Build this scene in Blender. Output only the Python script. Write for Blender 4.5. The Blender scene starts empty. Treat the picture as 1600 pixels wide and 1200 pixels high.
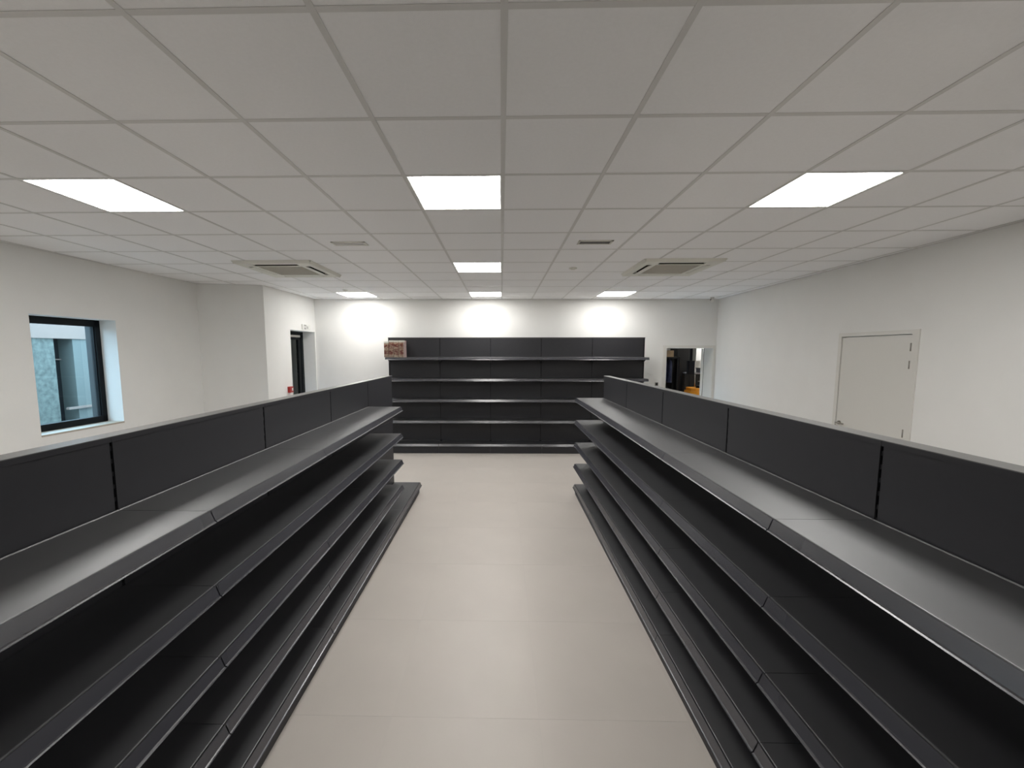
import bpy, bmesh, math, random
from mathutils import Vector, Matrix
random.seed(7)
C = bpy.context.scene.collection
S = bpy.context.scene
PI = math.pi

# ------------------------------------------------------------------ camera
cam_d = bpy.data.cameras.new('camera'); cam = bpy.data.objects.new('camera', cam_d); C.objects.link(cam)
cam_d.sensor_width = 36; cam_d.sensor_fit = 'HORIZONTAL'
cam_d.lens = 634.14 / 1600 * 36
cam_d.shift_x = 29.23 / 1600; cam_d.shift_y = 11.12 / 1600
cam_d.clip_start = 0.02
cam.location = (0, 0, 1.955)
cam.rotation_euler = (PI / 2 - 0.0957, 0, -0.02)
cam.rotation_euler[2] = 0.02
S.camera = cam

# ------------------------------------------------------------------ world, exposure, light
W = bpy.data.worlds.new('world'); S.world = W; W.use_nodes = True
bg = W.node_tree.nodes['Background']; bg.inputs[0].default_value = (0.60, 0.80, 1.0, 1); bg.inputs[1].default_value = 2.6
S.view_settings.view_transform = 'Standard'; S.view_settings.look = 'None'
S.view_settings.gamma = 1; S.view_settings.use_curve_mapping = False
S.view_settings.exposure = 1.70
PANEL_EMIT = 9.0           # radiance of the LED ceiling panels
PANEL_COL = (1.0, 0.985, 0.96)

# ------------------------------------------------------------------ materials
def srgb(r, g, b):
    f = lambda c: (c / 255 / 12.92) if c / 255 <= .04045 else ((c / 255 + .055) / 1.055) ** 2.4
    return (f(r), f(g), f(b), 1)
def mat(name, col, rough=.5, metal=0, ior=1.5, noise=0, nscale=40, bump=0, bscale=300, spec=.5, emit=None, estr=0):
    m = bpy.data.materials.new(name); m.use_nodes = True
    nt = m.node_tree; b = nt.nodes['Principled BSDF']
    if len(col) == 3: col = (*col, 1)
    b.inputs['Base Color'].default_value = col
    b.inputs['Roughness'].default_value = rough
    b.inputs['Metallic'].default_value = metal
    b.inputs['Specular IOR Level'].default_value = spec
    b.inputs['IOR'].default_value = ior
    tc = nt.nodes.new('ShaderNodeTexCoord')
    if noise:
        n = nt.nodes.new('ShaderNodeTexNoise'); n.inputs['Scale'].default_value = nscale; n.inputs['Detail'].default_value = 5
        nt.links.new(tc.outputs['Object'], n.inputs['Vector'])
        r = nt.nodes.new('ShaderNodeValToRGB')
        r.color_ramp.elements[0].position = .3; r.color_ramp.elements[1].position = .7
        r.color_ramp.elements[0].color = (*[c * (1 - noise) for c in col[:3]], 1)
        r.color_ramp.elements[1].color = (*[min(1, c * (1 + noise)) for c in col[:3]], 1)
        nt.links.new(n.outputs['Fac'], r.inputs['Fac']); nt.links.new(r.outputs['Color'], b.inputs['Base Color'])
    if bump:
        n2 = nt.nodes.new('ShaderNodeTexNoise'); n2.inputs['Scale'].default_value = bscale; n2.inputs['Detail'].default_value = 2
        nt.links.new(tc.outputs['Object'], n2.inputs['Vector'])
        bp = nt.nodes.new('ShaderNodeBump'); bp.inputs['Strength'].default_value = bump; bp.inputs['Distance'].default_value = .002
        nt.links.new(n2.outputs['Fac'], bp.inputs['Height']); nt.links.new(bp.outputs['Normal'], b.inputs['Normal'])
    if emit:
        b.inputs['Emission Color'].default_value = (*emit, 1); b.inputs['Emission Strength'].default_value = estr
    return m
M = {}
M['wall'] = mat('wall_paint', (.87, .865, .84), .75, noise=.012, nscale=3, bump=.15, bscale=120, spec=.3)
M['tile'] = mat('ceiling_tile', (.93, .925, .925), .95, noise=.012, nscale=60, bump=.25, bscale=400, spec=.1)
M['tee'] = mat('ceiling_tee', (.70, .69, .67), .5, spec=.3)
M['deck'] = mat('concrete_deck', (.3, .3, .3), .9, noise=.1)
M['floor'] = mat('floor_tile', (.575, .53, .485), .42, noise=.035, nscale=1.6, bump=.06, bscale=60, spec=.4)
M['grout'] = mat('floor_grout', (.545, .51, .47), .6)
M['metal'] = mat('anthracite_powder_coat', (.0270, .0270, .0310), .46, ior=2.4, noise=.06, nscale=30, bump=.10, bscale=900, spec=.5)
M['panel'] = mat('anthracite_panel', (.0235, .0235, .0275), .48, noise=.05, nscale=20, bump=.15, bscale=900, spec=.45)
M['strip'] = mat('price_strip_plastic', (.045, .046, .056), .27, ior=2.0, spec=.5)
M['upright'] = mat('anthracite_upright', (.010, .010, .012), .6, spec=.25)
M['cap'] = mat('rail_top_painted_sheen', (.115, .115, .112), .32, ior=1.8)  # paler grey stands in for the wall's grazing reflection on the rail
M['outer'] = mat('outside_reveal_slate', (.035, .04, .042), .6)
M['dark'] = mat('dark_void', (.004, .004, .004), .8, spec=.1)
M['white'] = mat('white_lacquer', (.76, .745, .70), .4, spec=.4)
M['sill'] = mat('beige_stone_sill', (.50, .45, .38), .5)
M['reveal'] = mat('white_reveal_paint', (.78, .77, .73), .6)
M['frame'] = mat('anthracite_window_frame', (.006, .008, .010), .55, spec=.2)
M['acwhite'] = mat('cassette_plastic', (.74, .73, .66), .45, spec=.4)
M['acgrille'] = mat('cassette_intake_grille', (.55, .52, .46), .7)
M['accavity'] = mat('cassette_cavity', (.012, .008, .004), .8)
M['chrome'] = mat('brushed_metal', (.5, .48, .45), .3, metal=1)
M['steel'] = mat('dull_steel', (.35, .33, .30), .4, metal=.8)
M['red'] = mat('red_plastic', (.42, .02, .015), .35)
M['signw'] = mat('sign_white', (.8, .8, .76), .5)
M['signd'] = mat('sign_dark', (.05, .05, .045), .5)
M['black'] = mat('black_plastic', (.006, .006, .007), .5)
M['orange'] = mat('orange_plastic', (.95, .36, .015), .4)
M['navy'] = mat('navy_cloth', (.022, .026, .085), .9, noise=.4, nscale=8)
M['navy2'] = mat('grey_blue_cloth', (.06, .07, .13), .9, noise=.3, nscale=8)
M['blackcloth'] = mat('black_cloth', (.006, .007, .012), .9)
M['cardboard'] = mat('cardboard', (.42, .30, .18), .8, noise=.15, nscale=12)
M['greybox'] = mat('grey_crate', (.30, .30, .33), .6)
M['pink'] = mat('dusty_pink_cap', (.35, .17, .15), .6)
M['diff'] = mat('led_diffuser', (.9, .9, .9), .5, emit=PANEL_COL, estr=PANEL_EMIT)
M['diff2'] = mat('led_diffuser_back_row', (.9, .9, .9), .5, emit=PANEL_COL, estr=PANEL_EMIT * .72)
M['stucco'] = mat('pale_blue_stucco', (.112, .125, .112), .9, noise=.30, nscale=14, bump=1, bscale=20)
M['bluewall'] = mat('smooth_blue_render', (.115, .128, .118), .6, noise=.05, nscale=1)
M['band'] = mat('concrete_band', (.22, .165, .14), .8, noise=.05)
M['ground'] = mat('outside_paving', (.25, .25, .25), .9, noise=.1)
def glass(name, tint, fac):
    m = bpy.data.materials.new(name); m.use_nodes = True; nt = m.node_tree; nt.nodes.clear()
    o = nt.nodes.new('ShaderNodeOutputMaterial'); t = nt.nodes.new('ShaderNodeBsdfTransparent'); g = nt.nodes.new('ShaderNodeBsdfGlossy')
    t.inputs[0].default_value = (*tint, 1); g.inputs['Roughness'].default_value = .02
    mx = nt.nodes.new('ShaderNodeMixShader'); f = nt.nodes.new('ShaderNodeFresnel'); f.inputs[0].default_value = fac
    ge = nt.nodes.new('ShaderNodeNewGeometry'); sb = nt.nodes.new('ShaderNodeMath'); sb.operation = 'SUBTRACT'; sb.inputs[0].default_value = 1; nt.links.new(ge.outputs['Backfacing'], sb.inputs[1])
    ml = nt.nodes.new('ShaderNodeMath'); ml.operation = 'MULTIPLY'; nt.links.new(f.outputs[0], ml.inputs[0]); nt.links.new(sb.outputs[0], ml.inputs[1]); nt.links.new(ml.outputs[0], mx.inputs[0]); nt.links.new(t.outputs[0], mx.inputs[1]); nt.links.new(g.outputs[0], mx.inputs[2])
    nt.links.new(mx.outputs[0], o.inputs[0]); return m
M['glass'] = glass('window_glass', (.86, .95, .97), 1.5)
M['glass2'] = glass('grey_door_glass', (.75, .80, .76), 1.45)

def carton_mat(name, seed):
    """flat print: bands of cream, orange red, a food picture, dark red and white"""
    m = bpy.data.materials.new(name); m.use_nodes = True; nt = m.node_tree; b = nt.nodes['Principled BSDF']
    b.inputs['Roughness'].default_value = .45
    tc = nt.nodes.new('ShaderNodeTexCoord'); sp = nt.nodes.new('ShaderNodeSeparateXYZ'); nt.links.new(tc.outputs['Generated'], sp.inputs[0])
    r = nt.nodes.new('ShaderNodeValToRGB'); r.color_ramp.interpolation = 'CONSTANT'; e = r.color_ramp.elements
    cols = [(0, (.45, .40, .32)), (.15, (.22, .11, .08)), (.22, (.10, .012, .012)), (.36, (.20, .12, .09)), (.46, (.36, .27, .20)), (.62, (.16, .035, .02)), (.76, (.30, .08, .04)), (.80, (.60, .42, .30)), (.89, (.30, .30, .24))]
    e[0].position = 0; e[0].color = (*cols[0][1], 1); e[1].position = cols[1][0]; e[1].color = (*cols[1][1], 1)
    for p, c in cols[2:]:
        q = e.new(p); q.color = (*c, 1)
    nt.links.new(sp.outputs['Z'], r.inputs['Fac'])
    mp = nt.nodes.new('ShaderNodeMapping'); mp.inputs['Location'].default_value = (seed, 0, seed * .7); mp.inputs['Scale'].default_value = (14, 14, 22)
    nt.links.new(tc.outputs['Object'], mp.inputs[0])
    n = nt.nodes.new('ShaderNodeTexNoise'); n.inputs['Scale'].default_value = 1.4; n.inputs['Detail'].default_value = 1.5; nt.links.new(mp.outputs[0], n.inputs['Vector'])
    r2 = nt.nodes.new('ShaderNodeValToRGB'); r2.color_ramp.elements[0].position = .46; r2.color_ramp.elements[0].color = (.13, .02, .015, 1)
    r2.color_ramp.elements[1].position = .56; r2.color_ramp.elements[1].color = (.46, .36, .26, 1); nt.links.new(n.outputs['Fac'], r2.inputs[0])
    mx = nt.nodes.new('ShaderNodeMixRGB'); mx.inputs[0].default_value = .5; nt.links.new(r.outputs[0], mx.inputs[1]); nt.links.new(r2.outputs[0], mx.inputs[2])
    nt.links.new(mx.outputs[0], b.inputs['Base Color']); return m
M['side_print'] = mat('carton_side_print', (.46, .34, .32), .5, noise=.25, nscale=20)

# ------------------------------------------------------------------ mesh helpers
class MB:
    def __init__(s): s.v = []; s.f = []; s.m = []; s.sm = []
    def box(s, x0, x1, y0, y1, z0, z1, mi=0):
        n = len(s.v)
        s.v += [(x, y, z) for z in (z0, z1) for x, y in ((x0, y0), (x1, y0), (x1, y1), (x0, y1))]
        for f in ((0, 3, 2, 1), (4, 5, 6, 7), (0, 1, 5, 4), (1, 2, 6, 5), (2, 3, 7, 6), (3, 0, 4, 7)):
            s.f.append(tuple(n + i for i in f)); s.m.append(mi); s.sm.append(False)
        return s
    def prism(s, poly, fn, a, b, mi=0, smooth=False):
        """poly = 2D points counter-clockwise; fn(u, v, t) -> xyz; extruded from t=a to t=b"""
        n = len(s.v); k = len(poly)
        for t in (a, b): s.v += [fn(u, v, t) for u, v in poly]
        s.f.append(tuple(n + i for i in reversed(range(k)))); s.f.append(tuple(n + k + i for i in range(k)))
        for i in range(k):
            j = (i + 1) % k; s.f.append((n + i, n + j, n + k + j, n + k + i))
        s.m += [mi] * (k + 2); s.sm += [False, False] + [smooth] * k
        return s
    def zprism(s, poly, z0, z1, mi=0, smooth=False): return s.prism(poly, lambda u, v, t: (u, v, t), z0, z1, mi, smooth)
    def xprism(s, poly, x0, x1, mi=0): return s.prism(poly, lambda u, v, t: (t, u, v), x0, x1, mi)   # poly in (y, z)
    def cyl(s, p, q, r0, r1=None, n=12, mi=0):
        r1 = r0 if r1 is None else r1
        p = Vector(p); q = Vector(q); d = (q - p).normalized()
        a = d.orthogonal().normalized(); b = d.cross(a); k = len(s.v)
        for c, r in ((p, r0), (q, r1)):
            s.v += [tuple(c + a * (r * math.cos(2 * PI * i / n)) + b * (r * math.sin(2 * PI * i / n))) for i in range(n)]
        s.f.append(tuple(k + i for i in reversed(range(n)))); s.f.append(tuple(k + n + i for i in range(n)))
        for i in range(n):
            j = (i + 1) % n; s.f.append((k + i, k + j, k + n + j, k + n + i))
        s.m += [mi] * (n + 2); s.sm += [False, False] + [True] * n
        return s
    def mesh(s, name, mats):
        me = bpy.data.meshes.new(name); me.from_pydata(s.v, [], s.f)
        for m in (mats if isinstance(mats, (list, tuple)) else [mats]): me.materials.append(m)
        me.polygons.foreach_set('material_index', s.m); me.polygons.foreach_set('use_smooth', s.sm)
        bm = bmesh.new(); bm.from_mesh(me); bmesh.ops.recalc_face_normals(bm, faces=bm.faces); bm.to_mesh(me); bm.free()
        me.update(); return me
    def build(s, name, mats, parent=None, loc=(0, 0, 0), rot=(0, 0, 0)): return link(name, s.mesh(name, mats), parent, loc, rot)
def link(name, me, parent=None, loc=(0, 0, 0), rot=(0, 0, 0)):
    o = bpy.data.objects.new(name, me); C.objects.link(o); o.parent = parent; o.location = loc; o.rotation_euler = rot; return o
def empty(name, loc=(0, 0, 0), rz=0): return link(name, None, None, loc, (0, 0, rz))
def tag(o, label, cat, group=None):
    o['label'] = label; o['category'] = cat
    if group: o['group'] = group
    return o
def struct(o): o['kind'] = 'structure'; return o
def copy_tree(o, parent=None):
    c = o.copy(); C.objects.link(c); c.parent = parent
    for ch in list(o.children): copy_tree(ch, c)
    return c

# ------------------------------------------------------------------ room shell
HC = 3.02
A = (-5.06, -2.3); B = (-4.77, 6.37); Cc = (-3.82, 6.55); D = (-3.79, 8.27); E_ = (4.385, 8.43); F_ = (4.10, -2.3)
room = [A, F_, E_, D, Cc, B]       # counter-clockwise seen from above
def wall(name, p0, p1, th, openings=(), h=3.16, ext0=0, ext1=0):
    """wall whose inner face runs p0 -> p1, thickness to the left of that direction; openings (s0, s1, z0, z1)"""
    d = Vector((p1[0] - p0[0], p1[1] - p0[1])); L = d.length; ang = math.atan2(d.y, d.x)
    mb = MB(); xs = -ext0
    for (a, b, z0, z1) in sorted(openings):
        mb.box(xs, a, 0, th, 0, h)
        if z0 > 0: mb.box(a, b, 0, th, 0, z0)
        mb.box(a, b, 0, th, z1, h); xs = b
    mb.box(xs, L + ext1, 0, th, 0, h)
    return struct(mb.build(name, M['wall'], None, (p0[0], p0[1], 0), (0, 0, ang))), ang
def along(p0, p1, **k):
    d = Vector((p1[0] - p0[0], p1[1] - p0[1])); d.normalize()
    return (k['y'] - p0[1]) / d.y if 'y' in k else (k['x'] - p0[0]) / d.x

# left wall with window opening
WY0, WY1, WZ0, WZ1 = 4.118, 5.028, 1.06, 2.348
s0, s1 = along(A, B, y=WY0), along(A, B, y=WY1)
wl, angL = wall('wall_left', A, B, .40, [(s0, s1, WZ0, WZ1)], ext0=.0, ext1=.0)
wall('wall_recess', B, Cc, .12, ext0=0, ext1=-.001)
DY0, DY1, DZ = 7.31, 8.235, 2.36
t0, t1 = along(Cc, D, y=DY0), along(Cc, D, y=DY1)
wd, angD = wall('wall_side', Cc, D, .34, [(t0, t1, 0, DZ)], ext0=0, ext1=.34)
OX0, OX1, OZ = 3.372, 4.332, 2.036
b0, b1 = along(D, E_, x=OX0), along(D, E_, x=OX1)
wb, angB = wall('wall_back', D, E_, .36, [(b0, b1, 0, OZ)], ext0=0, ext1=.3)
RY0, RY1, RZ = 4.335, 5.245, 2.145
r0, r1 = along(E_, F_, y=RY1), along(E_, F_, y=RY0)
wr, angR = wall('wall_right', E_, F_, .30, [(r0, r1, 0, RZ)])
wall('wall_front', F_, A, .2, ext0=.3, ext1=.4)

# floor: slab with separate large-format tiles
def clip(poly, x0, x1, y0, y1):
    def cut(P, inside, inter):
        out = []
        for i in range(len(P)):
            a, b = P[i - 1], P[i]
            if inside(b):
                if not inside(a): out.append(inter(a, b))
                out.append(b)
            elif inside(a): out.append(inter(a, b))
        return out
    def ix(c): return lambda a, b: (c, a[1] + (b[1] - a[1]) * (c - a[0]) / (b[0] - a[0]))
    def iy(c): return lambda a, b: (a[0] + (b[0] - a[0]) * (c - a[1]) / (b[1] - a[1]), c)
    P = cut(list(poly), lambda p: p[0] >= x0 - 1e-9, ix(x0))
    if P: P = cut(P, lambda p: p[0] <= x1 + 1e-9, ix(x1))
    if P: P = cut(P, lambda p: p[1] >= y0 - 1e-9, iy(y0))
    if P: P = cut(P, lambda p: p[1] <= y1 + 1e-9, iy(y1))
    Q = []
    for p in P:
        if not Q or abs(p[0] - Q[-1][0]) + abs(p[1] - Q[-1][1]) > 1e-6: Q.append(p)
    if len(Q) > 1 and abs(Q[0][0] - Q[-1][0]) + abs(Q[0][1] - Q[-1][1]) < 1e-6: Q.pop()
    ar = abs(sum(Q[i - 1][0] * Q[i][1] - Q[i][0] * Q[i - 1][1] for i in range(len(Q)))) / 2 if len(Q) > 2 else 0
    return Q, ar
floor = struct(MB().zprism(room, -.16, -.0006).build('floor', M['grout']))
FT = .793; FX, FY = .205, 1.998; full_f = None
for i in range(-7, 6):
    for j in range(-6, 9):
        x, y = FX + i * FT, FY + j * FT; g = .0007
        P, ar = clip(room, x + g, x + FT - g, y + g, y + FT - g)
        if ar < .002: continue
        if ar > (FT - 2 * g) ** 2 - 1e-4:
            if full_f is None: full_f = MB().box(0, FT - 2 * g, 0, FT - 2 * g, -.01, 0).mesh('floor_tile', M['floor'])
            link('floor_tile', full_f, floor, (x + g, y + g, 0))
        else:
            MB().zprism([(p[0] - x - g, p[1] - y - g) for p in P], -.01, 0).build('floor_tile', M['floor'], floor, (x + g, y + g, 0))

# ceiling: deck above, exposed T-bars and mineral tiles
GX, GY = .007, 1.362
ceiling = struct(MB().zprism(room, 3.14, 3.20).build('ceiling', M['deck']))
lights = [(-1, 2), (-5, 2), (3, 2), (-1, 6), (-1, 10), (-5, 10), (3, 10), (-5, -2), (3, -2)]
cassettes = [(-5, 6), (3, 6)]
HW = .012
full_c = None
for i in range(-9, 8):
    for j in range(-7, 12):
        if (i, j) in lights or (i, j) in cassettes: continue
        x, y = GX + .6 * i, GY + .6 * j; g = .004
        P, ar = clip(room, x + g, x + .6 - g, y + g, y + .6 - g)
        if ar < .001: continue
        if ar > (.6 - 2 * g) ** 2 - 1e-4:
            if full_c is None: full_c = MB().box(0, .6 - 2 * g, 0, .6 - 2 * g, 0, .015).mesh('ceiling_tile', M['tile'])
            link('ceiling_tile', full_c, ceiling, (x + g, y + g, HC + .0005))
        else:
            MB().zprism([(p[0] - x - g, p[1] - y - g) for p in P], 0, .015).build('ceiling_tile', M['tile'], ceiling, (x + g, y + g, HC + .0005))
for i in range(-9, 8):
    x = GX + .6 * i
    P, ar = clip(room, x - HW, x + HW, -3, 9)
    if ar > .01:
        mb = MB().zprism(P, HC - .0022, HC)
        Q, a2 = clip(room, x - .0015, x + .0015, -3, 9); mb.zprism(Q, HC, HC + .035)
        mb.build('ceiling_tee', M['tee'], ceiling)
for j in range(-7, 12):
    y = GY + .6 * j
    P, ar = clip(room, -6, 6, y - HW, y + HW)
    if ar > .01:
        mb = MB().zprism(P, HC - .0012, HC)
        mb.build('cross_tee', M['tee'], ceiling)
n_r = len(room)
for k in range(n_r):
    p, q = Vector(room[k]), Vector(room[(k + 1) % n_r]); d = (q - p).normalized(); nrm = Vector((-d.y, d.x))
    P = [tuple(p), tuple(q), tuple(q - d * .02 + nrm * .02), tuple(p + d * .02 + nrm * .02)]
    MB().zprism(P, HC - .003, HC - .0005).build('edge_trim', M['tee'], ceiling)

# ------------------------------------------------------------------ LED panels
fr = MB()
for a, b, c, d in ((HW, .6 - HW, HW, HW + .006), (HW, .6 - HW, .588 - .006, .588), (HW, HW + .006, HW, .588), (.588 - .006, .588, HW, .588)): fr.box(a, b, c, d, -.0005, .03)
fr.box(HW, .588, HW, .588, .03, .04)
fr_me = fr.mesh('frame', M['white']); df_me = MB().box(HW + .006, .582, HW + .006, .582, .0015, .006).mesh('diffuser', M['diff'])
df_back = MB().box(HW + .006, .582, HW + .006, .582, .0015, .006).mesh('diffuser', M['diff2'])
llab = {(-1, 2): 'square LED ceiling panel nearest the camera, in the middle row above the aisle', (-5, 2): 'square LED ceiling panel on the far left, near the window',
        (3, 2): 'square LED ceiling panel on the far right, above the right-hand shelving', (-1, 6): 'square LED ceiling panel in the middle row, between the two air conditioners',
        (-1, 10): 'square LED ceiling panel in the middle row, farthest back against the back wall', (-5, 10): 'square LED ceiling panel by the back wall, left, nearest the exit door',
        (3, 10): 'square LED ceiling panel by the back wall, right, near the storeroom side',
        (-5, -2): 'square LED ceiling panel on the left, behind the camera', (3, -2): 'square LED ceiling panel on the right, behind the camera'}
for ij in lights:
    e = empty('ceiling_light', (GX + .6 * ij[0], GY + .6 * ij[1], HC)); tag(e, llab[ij], 'ceiling light', 'LED ceiling panels')
    link('frame', fr_me, e); link('diffuser', df_back if ij[1] == 10 else df_me, e)

# ------------------------------------------------------------------ air conditioner cassettes
def rrect(cx, cy, w, h, r, n=4):
    P = []
    for k, (sx, sy) in enumerate(((1, -1), (1, 1), (-1, 1), (-1, -1))):
        for i in range(n + 1):
            t = -PI / 2 + k * PI / 2 + i * PI / 2 / n
            P.append((cx + sx * (w / 2 - r) + r * math.cos(t), cy + sy * (h / 2 - r) + r * math.sin(t)))
    return P
def make_cassette():
    e = empty('air_conditioner', (0, 0, HC - .001))
    H = .475; slot0, slot1, half = .315, .385, .27
    p = MB(); zb, zt = -.032, 0
    # outer face plate made as a ring with four slot openings
    for k in range(4):
        c, s_ = round(math.cos(k * PI / 2)), round(math.sin(k * PI / 2))
        def rb(x0, x1, y0, y1, z0, z1):
            xs = [c * x - s_ * y for x, y in ((x0, y0), (x1, y1))]; ys = [s_ * x + c * y for x, y in ((x0, y0), (x1, y1))]
            p.box(min(xs), max(xs), min(ys), max(ys), z0, z1)
        rb(-half, half, slot1, H - .03, zb, zt)                        # outer rim segment
        p.prism([(H - .03, zb), (H, zt), (H - .03, zt)], lambda u, v, t, c=c, s_=s_: (c * t - s_ * u, s_ * t + c * u, v), -H + .02, H - .02)
        rb(half, H - .03, slot0 - .045, H - .03, zb, zt)               # corner
        rb(-half, half, .27, slot0, zb, zt)
    body = p.build('panel', M['acwhite'], e)
    g = MB(); g.box(-.268, .268, -.268, .268, zb + .008, zt)
    for i in range(22):
        y = -.258 + i * .0238; g.box(-.262, .262, y, y + .009, zb + .002, zb + .008)
    g.build('intake_grille', M['acgrille'], e)
    for k in range(4):
        cav = MB().box(-half, half, slot0, slot1, -.006, 0).box(-half, half, slot0, slot0 + .003, zb + .003, -.006).build('outlet', M['accavity'], e, (0, 0, 0), (0, 0, k * PI / 2))
        lv = MB().xprism([(slot0 + .006, zb - .001), (slot0 + .040, zb - .013), (slot0 + .042, zb - .009), (slot0 + .008, zb + .004)], -half + .01, half - .01)
        lv.build('louver', M['acwhite'], cav)
        tr = MB().box(-half, half, slot1 - .014, slot1 - .010, zb + .004, zb + .012).build('vane', M['acwhite'], cav)
    return e
ac = make_cassette(); ac.location = (GX + .6 * -5 + .3, GY + 3.9, HC - .001)
tag(ac, 'white four-way ceiling air conditioner cassette on the left, in front of the recessed wall', 'air conditioner', 'ceiling air conditioner cassettes')
ac2 = copy_tree(ac); ac2.location = (GX + .6 * 3 + .3, GY + 3.9, HC - .001)
tag(ac2, 'white four-way ceiling air conditioner cassette on the right side of the ceiling', 'air conditioner', 'ceiling air conditioner cassettes')

# ventilation grilles
def vent(cx, cy, mm, label, w=.33):
    e = empty('ceiling_vent', (cx, cy, HC)); tag(e, label, 'vent')
    f = MB(); hw, hh = w / 2, .065
    f.box(-hw, hw, -hh, -hh + .018, -.008, .0); f.box(-hw, hw, hh - .018, hh, -.008, .0); f.box(-hw, -hw + .018, -hh, hh, -.008, 0); f.box(hw - .018, hw, -hh, hh, -.008, 0)
    f.build('frame', M['acwhite'], e)
    MB().box(-hw + .018, hw - .018, -hh + .018, hh - .018, -.003, 0).build('duct_opening', M['deck'] if mm else M['tile'], e)
    for k in range(4):
        y = -hh + .026 + k * .026
        MB().xprism([(y, -.007), (y + .014, -.0035) if mm else (y + .016, -.006), (y + .012, -.003)], -hw + .018, hw - .018).build('slat', M['acgrille'] if mm else M['white'], e)  # left vent: light on the slats is put into their white colour
vent(GX + .6 * -3 + .3, GY + 2.72, False, 'small slotted ceiling vent left of the middle light row, its slats coloured as lit')
vent(GX + .6 + .3, GY + 2.72, True, 'small grey slotted ceiling vent right of the middle light row')
def disc(x, y, r, h, name, label, cat):
    e = empty(name, (x, y, HC - .0012)); tag(e, label, cat)
    MB().cyl((0, 0, 0), (0, 0, -h * .45), r, r, 20).build('base', M['acwhite'], e)
    MB().cyl((0, 0, -h * .45), (0, 0, -h), r * .72, r * .45, 20).build('cap', M['acwhite'], e)
disc(.907, 5.30, .05, .022, 'smoke_detector', 'round white smoke detector on the ceiling left of the right-hand air conditioner', 'smoke detector')
disc(-2.69, 7.06, .045, .02, 'motion_sensor', 'small round ceiling sensor just in front of the back left light panel', 'sensor')
# dome camera in the back right corner
e = empty('security_camera', (4.10, 8.12, HC - .003)); tag(e, 'tiny black and white security camera under the ceiling in the back right corner', 'security camera')
MB().cyl((0, 0, 0), (0, 0, -.03), .035, .035, 16).build('mount', M['white'], e)
MB().cyl((.0, .02, -.045), (-.03, -.07, -.07), .026, .024, 14).build('camera_body', M['black'], e)
MB().cyl((-.028, -.062, -.068), (-.034, -.082, -.074), .03, .03, 14).build('lens_ring', M['white'], e)

# ------------------------------------------------------------------ gondola shelving
def rail_mesh(d, L, g=.003):
    prof = [(-d - .0015, -.0005), (-d + .0005, -.0015), (-d + .0005, -.028), (-d - .009, -.046), (-d - .0215, -.0475), (-d - .0245, -.0450), (-d - .0215, -.0415), (-d - .0165, -.0395)]
    return MB().xprism([(y, z) for y, z in prof], g, L - g).mesh('price_rail', M['strip'])
def shelf_mesh(d, L, g=.0012, lip=.003):
    y0 = -d + .006
    prof = [(y0, -.004), (y0 + .001, -.001), (y0 + .004, 0), (-.012, 0), (-.0085, lip), (-.006, lip), (-.006, -.024), (y0 + .012, -.024), (y0 + .004, -.018), (y0, -.018)]
    return MB().xprism(prof, g, L - g).mesh('shelf', M['metal'])
def bracket_mesh(d):
    return MB().xprism([(-.006, -.030), (-.006, -.105), (-.03, -.105), (-d + .14, -.045), (-d + .14, -.030)], -.0015, .0015).mesh('bracket', M['metal'])
def upright_mesh(h, depth):
    mb = MB(); w = .021
    mb.box(-w, w, .009, depth, 0, h)                           # body
    mb.box(-w, -.0050, .004, .009, 0, h); mb.box(.0050, w, .004, .009, 0, h)
    z = .03
    while z < h - .03:                                          # rungs between punched slots
        mb.box(-.0050, .0050, .004, .009, z, z + .018); z += .05
    return mb.mesh('upright', M['upright'])
def gondola(name, loc, rz, n, L, d, levels, top, bare, double, label, group=None, edges=None):
    """runs along local x from 0 to n*L, shelves face local -y; bare = bays without upper shelves"""
    root = empty(name, loc, rz); tag(root, label, 'shelving', group)
    th = .072 if double else .05
    up = upright_mesh(top - .022, th - .010 if double else th)
    rl, sh, sh_low, bk = rail_mesh(d, L), shelf_mesh(d, L), shelf_mesh(d, L, lip=.0002), bracket_mesh(d)
    base_z = levels[-1]
    for k in range(n + 1):
        link('upright', up, root, (k * L, 0, 0))
        ft = MB().box(-.018, .018, -d + .05, .0035, .0, .055)
        if double: ft.box(-.018, .018, th - .001, th + d - .05, 0, .055)
        ft.build('foot', M['metal'], root, (k * L, 0, 0))
    zs = sorted(levels); cuts = [zs[0] + .004] + [z - .012 for z in zs[1:]] + [top - .022]
    for k in range(n):
        for a, b in zip(cuts[:-1], cuts[1:]):
            MB().box(.0065, L - .0065, 0, .0042, a + .001, b - .001).build('back_panel', M['panel'], root, (k * L, 0, 0))
        if double: MB().box(.006, L - .006, th - .004, th, .06, top - .022).build('rear_panel', M['panel'], root, (k * L, 0, 0))
        MB().box(.0006 if k else -.022, L - .0006 if k < n - 1 else L + .022, -.004, th + .003, top - .022, top - .003).build('top_rail', M['panel'], root, (k * L, 0, 0))
        MB().box(.0006 if k else -.022, L - .0006 if k < n - 1 else L + .022, -.0045, th + .0035, top - .003, top).build('sheen_strip', M['cap'], root, (k * L, 0, 0))  # thin top layer carrying the painted sheen of the rail
        for z in levels:
            if k in bare and z != base_z: continue
            s = link('shelf', sh if z == levels[0] else sh_low, root, (k * L, 0, z)); link('price_rail', rl, s)
            if z != base_z:
                for x in (.012, L - .012): link('bracket', bk, s, (x, 0, 0))
        MB().box(.0015, L - .0015, -d + .012, -d + .016, .0, base_z - .036).build('kick_plate', M['panel'], root, (k * L, 0, 0))
    return root
CAMZ = 1.955
LL = [CAMZ - v for v in (.609, .913, 1.212, 1.506, 1.805)]
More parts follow.
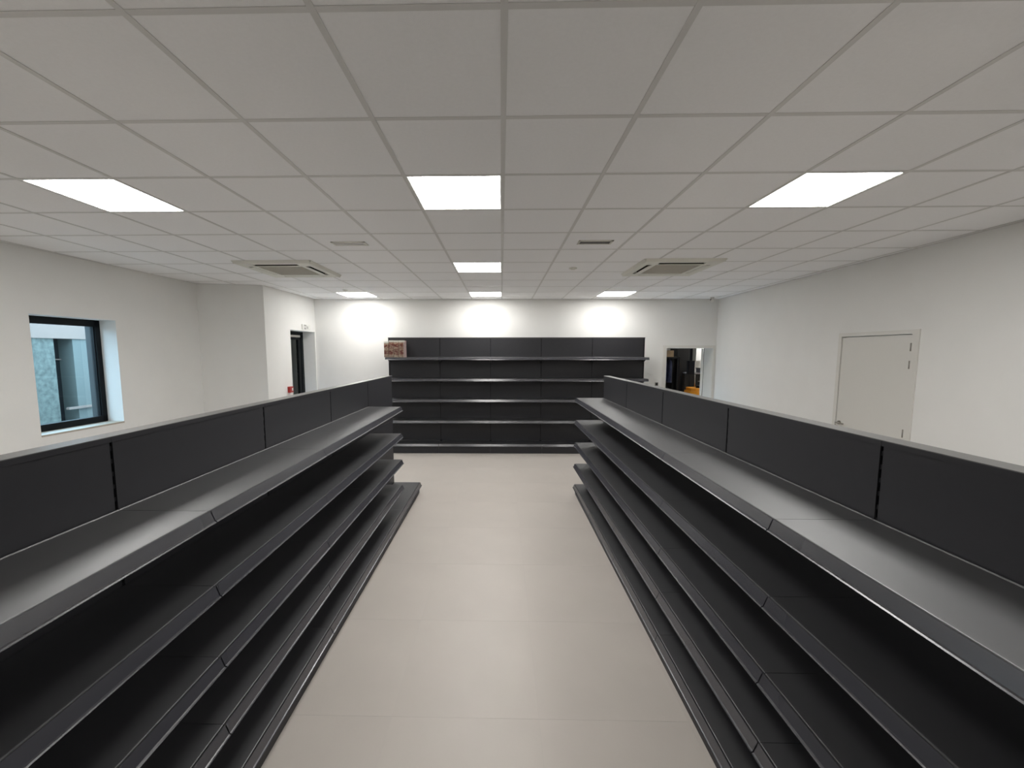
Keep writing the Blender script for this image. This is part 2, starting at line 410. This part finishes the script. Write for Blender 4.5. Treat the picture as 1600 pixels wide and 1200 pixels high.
RL = [CAMZ - v for v in (.615, .918, 1.228, 1.522, 1.811)]
WL = [CAMZ - v for v in (.099, .506, .905, 1.314, 1.771)]
gl = gondola('gondola_shelving', (-1.484 + .002 * .51, -.510, 0), PI / 2 + .002, 6, 1.0, .366, LL, 1.636, (5,), True,
             'long black metal shelving run on the left of the aisle, below the window')
gr = gondola('gondola_shelving', (1.379, 5.471, 0), -PI / 2, 6, 1.0, .371, RL, 1.639, (), True,
             'long black metal shelving run on the right of the aisle')
gw = gondola('wall_shelving', (-2.215, 8.020, 0), .006, 5, 1.0, .324, WL, 2.243, (), False,
             'tall five-bay black metal shelving standing against the back wall')
# base shelf overlap of front edge: the plinth levels on the last bare bay of the left run stay visible

# ------------------------------------------------------------------ cartons on the top shelf of the wall shelving
ct = WL[0]
for k in range(4):
    w, h, dp = .0885, (.300, .322, .320, .321)[k], .25
    x = -2.232 + k * .0945
    mm = [carton_mat('carton_print_%s' % 'abcd'[k], k * 3.1 + 1), M['side_print'], M['cardboard']]
    mb = MB(); mb.box(0, w, 0, dp, 0, h)
    mb.m = [2, 2, 0, 1, 2, 1]
    o = mb.build('printed_carton', mm, None, (x, 7.712, ct + .0004), (0, 0, .006))
    MB().box(-.0008, w + .0008, -.0008, dp * .5, h - .034, h + .0008).build('lid_flap', M['acwhite'], o)
    tag(o, ['leftmost red and cream printed carton on the top wall shelf, slightly shorter',
            'second from left of the four red and cream printed cartons on the top wall shelf',
            'third from left of the four red and cream printed cartons on the top wall shelf',
            'rightmost of the four printed cartons on the top wall shelf, pale side showing'][k], 'carton', 'printed cartons on the top wall shelf')

# ------------------------------------------------------------------ window in the left wall (local frame of the wall: x along, y outward)
def local(p0, ang): return Matrix.Translation((p0[0], p0[1], 0)) @ Matrix.Rotation(ang, 4, 'Z')
def at_wall(name, p0, ang): return struct(empty(name, (p0[0], p0[1], 0), ang))
win = at_wall('window_1', A, angL)
f0 = .215; fw = .06
mb = MB(); a, b, z0, z1 = s0, s1, WZ0 + .02, WZ1
mb.box(a, b, f0, f0 + .07, z0, z0 + fw + .015); mb.box(a, b, f0, f0 + .07, z1 - fw - .02, z1)
mb.box(a, a + fw, f0, f0 + .07, z0, z1); mb.box(b - fw, b, f0, f0 + .07, z0, z1)
mb.build('window_frame', M['frame'], win)
mb = MB(); q = fw - .012; t_ = .022
mb.box(a + q, b - q, f0 + .015, f0 + .05, z0 + q, z0 + q + t_); mb.box(a + q, b - q, f0 + .015, f0 + .05, z1 - q - t_, z1 - q)
mb.box(a + q, a + q + t_, f0 + .015, f0 + .05, z0 + q, z1 - q); mb.box(b - q - t_, b - q, f0 + .015, f0 + .05, z0 + q, z1 - q)
mb.build('sash', M['frame'], win)
MB().box(a + q + t_ - .005, b - q - t_ + .005, f0 + .028, f0 + .034, z0 + q + t_ - .005, z1 - q - t_ + .005).build('pane', M['glass'], win)
MB().box(a - .0, b + .0, -.004, .40, WZ0 - .0, WZ0 + .02).build('window_sill', M['sill'], win)
MB().box(b - .012, b + .001, f0 + .07, .402, z0, z1).box(a - .001, a + .012, f0 + .07, .402, z0, z1).box(a, b, f0 + .07, .402, z1 - .012, z1 + .001).build('outer_reveal', M['outer'], win)
# ------------------------------------------------------------------ exit door in the left side wall
ex = at_wall('door_1', Cc, angD)
fd = .245; mb = MB()
mb.box(t0, t0 + .06, fd, fd + .07, 0, DZ); mb.box(t1 - .075, t1, fd, fd + .07, 0, DZ); mb.box(t0, t1, fd, fd + .07, DZ - .05, DZ)
mb.build('door_frame', M['frame'], ex)
mb = MB(); l0, l1 = t0 + .062, t1 - .077
mb.box(l0, l1, fd + .012, fd + .06, .01, .12); mb.box(l0, l1, fd + .012, fd + .06, DZ - .16, DZ - .052)
mb.box(l0, l0 + .09, fd + .012, fd + .06, .01, DZ - .052); mb.box(l1 - .10, l1, fd + .012, fd + .06, .01, DZ - .052)
leaf = mb.build('door_leaf', M['frame'], ex)
MB().box(l0 + .085, l1 - .095, fd + .03, fd + .036, .115, DZ - .155).build('pane', M['glass2'], leaf)
MB().cyl((l0 + .045, fd - .04, 1.0), (l0 + .045, fd - .04, 1.35), .012).cyl((l0 + .045, fd - .04, 1.05), (l0 + .045, fd + .015, 1.05), .008).cyl((l0 + .045, fd - .04, 1.3), (l0 + .045, fd + .015, 1.3), .008).build('door_handle', M['steel'], leaf)
MB().box(l0 + .05, l1 - .12, fd - .045, fd + .012, DZ - .115, DZ - .075).build('door_closer', M['chrome'], leaf)
# exit sign above, alarm call point beside
def wall_pt(p0, ang, s, n, z):
    return (local(p0, ang) @ Vector((s, n, z)))
sx = along(Cc, D, y=7.72)
e = empty('exit_sign', wall_pt(Cc, angD, sx, 0, 2.425), angD); tag(e, 'small white pictogram sign on the wall above the glazed exit door', 'sign')
MB().box(0, .30, -.022, 0, -.035, .06).build('sign_plate', M['signw'], e)
mb = MB(); mb.box(.055, .062, -.025, -.0215, -.025, .05); mb.box(.118, .130, -.025, -.0215, -.025, .05); mb.box(.055, .13, -.025, -.0215, .04, .05); mb.box(.055, .13, -.025, -.0215, -.028, -.018)
mb.box(.185, .20, -.025, -.0215, -.022, .03)
mb.build('pictogram', M['signd'], e)
s_cp = along(Cc, D, y=7.13)
e = empty('call_point', wall_pt(Cc, angD, s_cp, 0, 1.245), angD); tag(e, 'red fire alarm call point with a white centre beside the exit door', 'alarm')
MB().box(0, .105, -.05, 0, -.01, .095).build('housing', M['red'], e)
MB().box(.055, .090, -.053, -.0495, .02, .07).build('glass_plate', M['signw'], e)

# ------------------------------------------------------------------ white door in the right wall
dr = at_wall('door_2', E_, angR)
a, b, z = r0, r1, RZ
mb = MB(); mb.box(a - .045, a, -.012, .12, 0, z + .045); mb.box(b, b + .075, -.012, .12, 0, z + .045); mb.box(a, b, -.012, .12, z, z + .045)
mb.box(a, a + .012, .045, .12, 0, z); mb.box(b - .012, b, .045, .12, 0, z); mb.box(a, b, .045, .12, z - .03, z)
mb.build('door_frame', M['white'], dr)
leaf = MB().box(a + .004, b - .004, .0, .04, .006, z - .009).build('door_leaf', M['white'], dr)
for hz in (1.965, 1.78, 1.05, .25): MB().cyl((b - .004, -.010, hz), (b - .004, -.010, hz + .085), .008, n=10).build('hinge', M['steel'], leaf)
mb = MB(); mb.cyl((a + .055, 0, 1.066), (a + .055, -.01, 1.066), .025, n=16).cyl((a + .055, -.01, 1.066), (a + .055, -.05, 1.066), .009).cyl((a + .055, -.05, 1.066), (a + .175, -.05, 1.066), .009)
mb.build('door_handle', M['steel'], leaf)
# ------------------------------------------------------------------ doorway to the storeroom (back wall, right)
dw = at_wall('door_3', D, angB)
a, b, z = b0, b1, OZ
MB().box(a - .070, a - .010, -.012, .0, 0, z + .055).build('door_casing', M['white'], dw)
MB().box(a - .010, b + .03, -.012, .0, z + .0, z + .055).build('door_casing', M['white'], dw)
MB().box(b + .0, b + .03, -.012, .0, 0, z).build('door_casing', M['white'], dw)
MB().box(a, a + .012, .0, .36, 0, z).build('door_jamb', M['white'], dw)
MB().box(b - .006, b, .0, .345, 0, z).build('door_jamb', M['white'], dw)
# open leaf swung into the storeroom, seen edge on
lf = MB().box(-.040, 0, 0, .86, .01, z - .01).build('door_leaf', M['white'], dw, (b - .012, .368, 0), (0, 0, -math.radians(28)))
MB().box(b - .008, b + .0, .345, .36, 0, z).build('seal', M['black'], dw)
MB().cyl((-.04, .80, 1.28), (-.085, .80, 1.28), .009).cyl((-.085, .80, 1.28), (-.085, .68, 1.28), .009).build('door_handle', M['steel'], lf)
sp = wall_pt(D, angB, along(D, E_, x=3.195), 0, 1.30)
e = empty('light_switch', sp, angB); tag(e, 'small dark switch on the back wall left of the storeroom doorway', 'switch')
MB().box(-.03, .03, -.012, 0, -.035, .035).build('plate', M['steel'], e); MB().box(-.018, .018, -.018, -.012, -.025, .025).build('rocker', M['black'], e)

# ------------------------------------------------------------------ storeroom behind the doorway
SR = struct(MB().box(2.6, 7.2, 8.78, 12.2, -.10, 0).build('floor_storeroom', M['floor']))
mb = MB(); mb.box(2.5, 2.6, 8.78, 12.3, -.1, 2.8).box(7.2, 7.3, 8.6, 12.3, -.1, 2.8).box(2.6, 7.2, 12.2, 12.3, -.1, 2.8).box(4.70, 7.3, 8.60, 8.78, -.1, 2.8)
struct(mb.build('wall_storeroom', M['wall']))
struct(MB().box(2.5, 7.3, 8.6 + .2, 12.3, 2.8, 2.9).build('ceiling_storeroom', M['white']))
e = empty('ceiling_light', (5.6, 10.4, 2.795)); tag(e, 'ceiling light inside the storeroom, hidden above the doorway', 'ceiling light')
MB().box(0, .6, 0, .6, -.04, 0).build('frame', M['white'], e); MB().box(.01, .59, .01, .59, -.044, -.04).build('diffuser', M['diff'], e)

def steel_rack(x, y, w, d, h, zs, label, m):
    e = empty('storage_rack', (x, y, 0)); tag(e, label, 'rack')
    for px in (0, w - .03):
        for py in (0, d - .03): MB().box(px, px + .03, py, py + .03, 0, h).build('post', m, e)
    for z in zs: MB().box(0, w, 0, d, z - .03, z).build('rack_shelf', m, e)
    return e
rk = steel_rack(4.02, 10.65, .62, .5, 1.86, (.5, .95, 1.83), 'black garment rack with a top shelf seen through the storeroom doorway', M['black'])
MB().box(0, .62, .47, .49, 0, 1.8).build('back_panel', M['black'], rk)  # added black sheet, only to darken the space behind the coats
MB().cyl((.03, .15, 1.79), (.59, .15, 1.79), .008).build('hanger_rail', M['black'], rk)
o = MB().box(0, .33, 0, .36, 0, .17).build('cardboard_box', M['cardboard'], None, (4.26 - .12, 10.66, 1.8305)); tag(o, 'tan cardboard box above the hanging blue coats in the storeroom', 'box')
MB().box(-.001, .331, .14, .22, .165, .171).build('tape', M['acwhite'], o)
def coat(x, y, w, ztop, zbot, m, label):
    e = empty('hanging_coat', (x, y, zbot)); tag(e, label, 'coat', 'work coats on the storeroom rack')
    h = ztop - zbot; P = []
    n = 16
    mb = MB(); rings = []
    for k, (zz, ww, dd) in enumerate(((0, 1.0, .10), (.3, .95, .11), (.6, .9, .12), (.85, .86, .11), (.95, .6, .08), (1, .22, .05))):
        ring = []
        for i in range(n):
            t = 2 * PI * i / n; fold = 1 + .12 * math.sin(5 * t + x * 9) * (1 - zz)
            ring.append((math.cos(t) * w / 2 * ww * fold, math.sin(t) * dd * fold, zz * h))
        rings.append(ring)
    base = len(mb.v)
    for r in rings: mb.v += r
    for a_ in range(len(rings) - 1):
        for i in range(n):
            j = (i + 1) % n; mb.f.append((a_ * n + i, a_ * n + j, (a_ + 1) * n + j, (a_ + 1) * n + i)); mb.m.append(0); mb.sm.append(True)
    mb.f.append(tuple(reversed(range(n)))); mb.f.append(tuple((len(rings) - 1) * n + i for i in range(n))); mb.m += [0, 0]; mb.sm += [False, False]
    mb.build('garment', m, e)
    MB().cyl((-w * .33, 0, h * .93), (0, 0, h * 1.0), .006).cyl((w * .33, 0, h * .93), (0, 0, h * 1.0), .006).cyl((0, 0, h), (0, 0, h + .05), .004).build('hanger', M['steel'], e)
coat(4.19, 10.80, .10, 1.77, 1.14, M['navy'], 'dark navy work coat hanging leftmost on the storeroom rack')
coat(4.305, 10.80, .10, 1.75, 1.20, M['navy'], 'dark navy work coat hanging in the middle of the storeroom rack')
coat(4.425, 10.79, .11, 1.76, 1.16, M['navy2'], 'greyish blue work coat hanging rightmost on the storeroom rack')
for k, (x, z) in enumerate(((4.20, .9505), (4.36, .9505))):
    e = empty('work_shoe', (x, 10.72, z)); tag(e, ['left black work shoe on the rack shelf below the coats', 'right black work shoe on the rack shelf below the coats'][k], 'shoe', 'work shoes under the coats')
    MB().zprism(rrect(0, .1, .09, .27, .04), 0, .025).build('sole', M['black'], e)
    MB().zprism(rrect(0, .12, .08, .22, .035), .025, .08).zprism(rrect(0, .17, .075, .12, .03), .08, .13).build('upper', M['greybox'] if k == 0 else M['black'], e)
# black locker
e = empty('black_locker', (4.66, 10.9, 0)); tag(e, 'tall black locker standing right of the coats in the storeroom', 'locker')
MB().box(0, .34, 0, .45, 0, 2.16).build('body', M['black'], e); dd = MB().box(.006, .334, -.015, 0, .05, 2.14).build('door', M['black'], e)
MB().box(.29, .30, -.04, -.015, 1.0, 1.12).build('handle', M['steel'], dd)
e = empty('black_bag', (4.76, 10.32, 1.40)); tag(e, 'black bag hanging on a long strap beside the locker in the storeroom', 'bag')
MB().zprism(rrect(0, 0, .17, .12, .03), 0, .34).build('bag_body', M['blackcloth'], e); MB().box(-.03, .03, -.01, .0, .34, .78).build('strap', M['blackcloth'], e)
MB().box(-.055, -.05, -.062, -.06, .02, .3).build('pocket', M['blackcloth'], e)
# grey crate on a white table
e = empty('white_table', (4.78, 10.75 - .0, 0)); tag(e, 'dark table with a grey crate on it in the storeroom', 'table')
MB().box(.0, .60, -.35, .05, 1.40, 1.43).build('tabletop', M['greybox'], e)
for px in (.03, .55):
    for py in (-.32, .0): MB().box(px, px + .03, py, py + .03, 0, 1.40).build('leg', M['black'], e)
MB().box(.0, .60, .03, .05, 0, 1.40).build('modesty_panel', M['black'], e)
e = empty('grey_crate', (5.09, 10.43, 1.4305)); tag(e, 'bluish grey crate on the storeroom table', 'crate')
MB().box(0, .26, 0, .30, 0, .10).build('body', M['greybox'], e); MB().box(-.01, .27, -.01, .31, .10, .125).build('rim', M['steel'], e)
# boxed-in white duct behind
struct(MB().box(5.30, 5.9, 11.2, 12.2, 1.72, 2.8).build('trim_1', M['wall']))
# orange floor machine
e = empty('cleaning_machine', (4.80, 10.0, 0)); tag(e, 'orange floor cleaning machine with a black motor in the storeroom', 'machine')
MB().zprism(rrect(0, 0, .50, .5, .12), .25, 1.02).zprism(rrect(0, 0, .44, .44, .11), 1.02, 1.09).build('body', M['orange'], e)
MB().cyl((.05, -.12, .90), (.05, -.262, .90), .11, n=20).cyl((.02, -.05, 1.09), (.02, -.05, 1.15), .08, n=16).build('motor', M['black'], e)
MB().box(-.24, .24, -.22, .22, .06, .25).build('brush_deck', M['greybox'], e)
for sx_ in (-.26, .24):
    MB().cyl((sx_, .1, .12), (sx_ + .03, .1, .12), .12, n=20).build('wheel', M['black'], e)
MB().cyl((-.02, .1, 1.09), (-.02, .12, 1.40), .012).build('handle_pole', M['steel'], e)
MB().cyl((.09, -.04, 1.15), (.09, -.04, 1.22), .035, .025, n=14).build('cap', M['pink'], e)

# ------------------------------------------------------------------ outside the left window and behind the exit door
struct(MB().box(-16, -5.6, -4, 16, -.2, -.1).build('ground', M['ground']))
e = empty('neighbouring_building', (-8.0, 5.0, -.1)); tag(e, 'neighbouring building with blue grey stucco and a dark window, seen through the window', 'building')
mb = MB(); mb.box(-.3, 0, -9, 2.14, 0, 2.30); mb.build('stucco_wall', M['stucco'], e)
MB().box(-.3, -.0, 2.46, 9, 0, 2.30).build('smooth_wall', M['bluewall'], e)
MB().box(-.3, .03, -9, 9, 2.30, 2.72).build('concrete_band', M['band'], e)
MB().box(-.32, -.28, 2.14, 2.46, 0, 2.30).build('dark_pane', M['black'], e)
wf = MB(); wf.box(-.27, -.24, 2.235, 2.255, 0, 2.3).box(-.27, -.24, 2.14, 2.46, 1.91, 1.93).build('window_bar', M['band'], e)
MB().box(-.0, .06, 2.24, 9, 1.0, 1.04).build('ledge', M['band'], e)
mb = MB(); mb.box(-5.75, -5.65, 6.80, 11.0, 0, 2.8).box(-5.75, -4.14, 10.9, 11.0, 0, 2.8).box(-5.75, -4.17, 6.68, 6.80, 0, 2.8).box(-4.22, -4.12, 8.5, 11.0, 0, 2.8)
struct(mb.build('wall_corridor', M['wall']))
struct(MB().box(-5.65, -4.14, 6.80, 10.9, 2.7, 2.8).build('ceiling_corridor', M['wall'])); struct(MB().box(-5.65, -4.14, 6.80, 10.9, -.1, 0).build('floor_corridor', M['floor']))
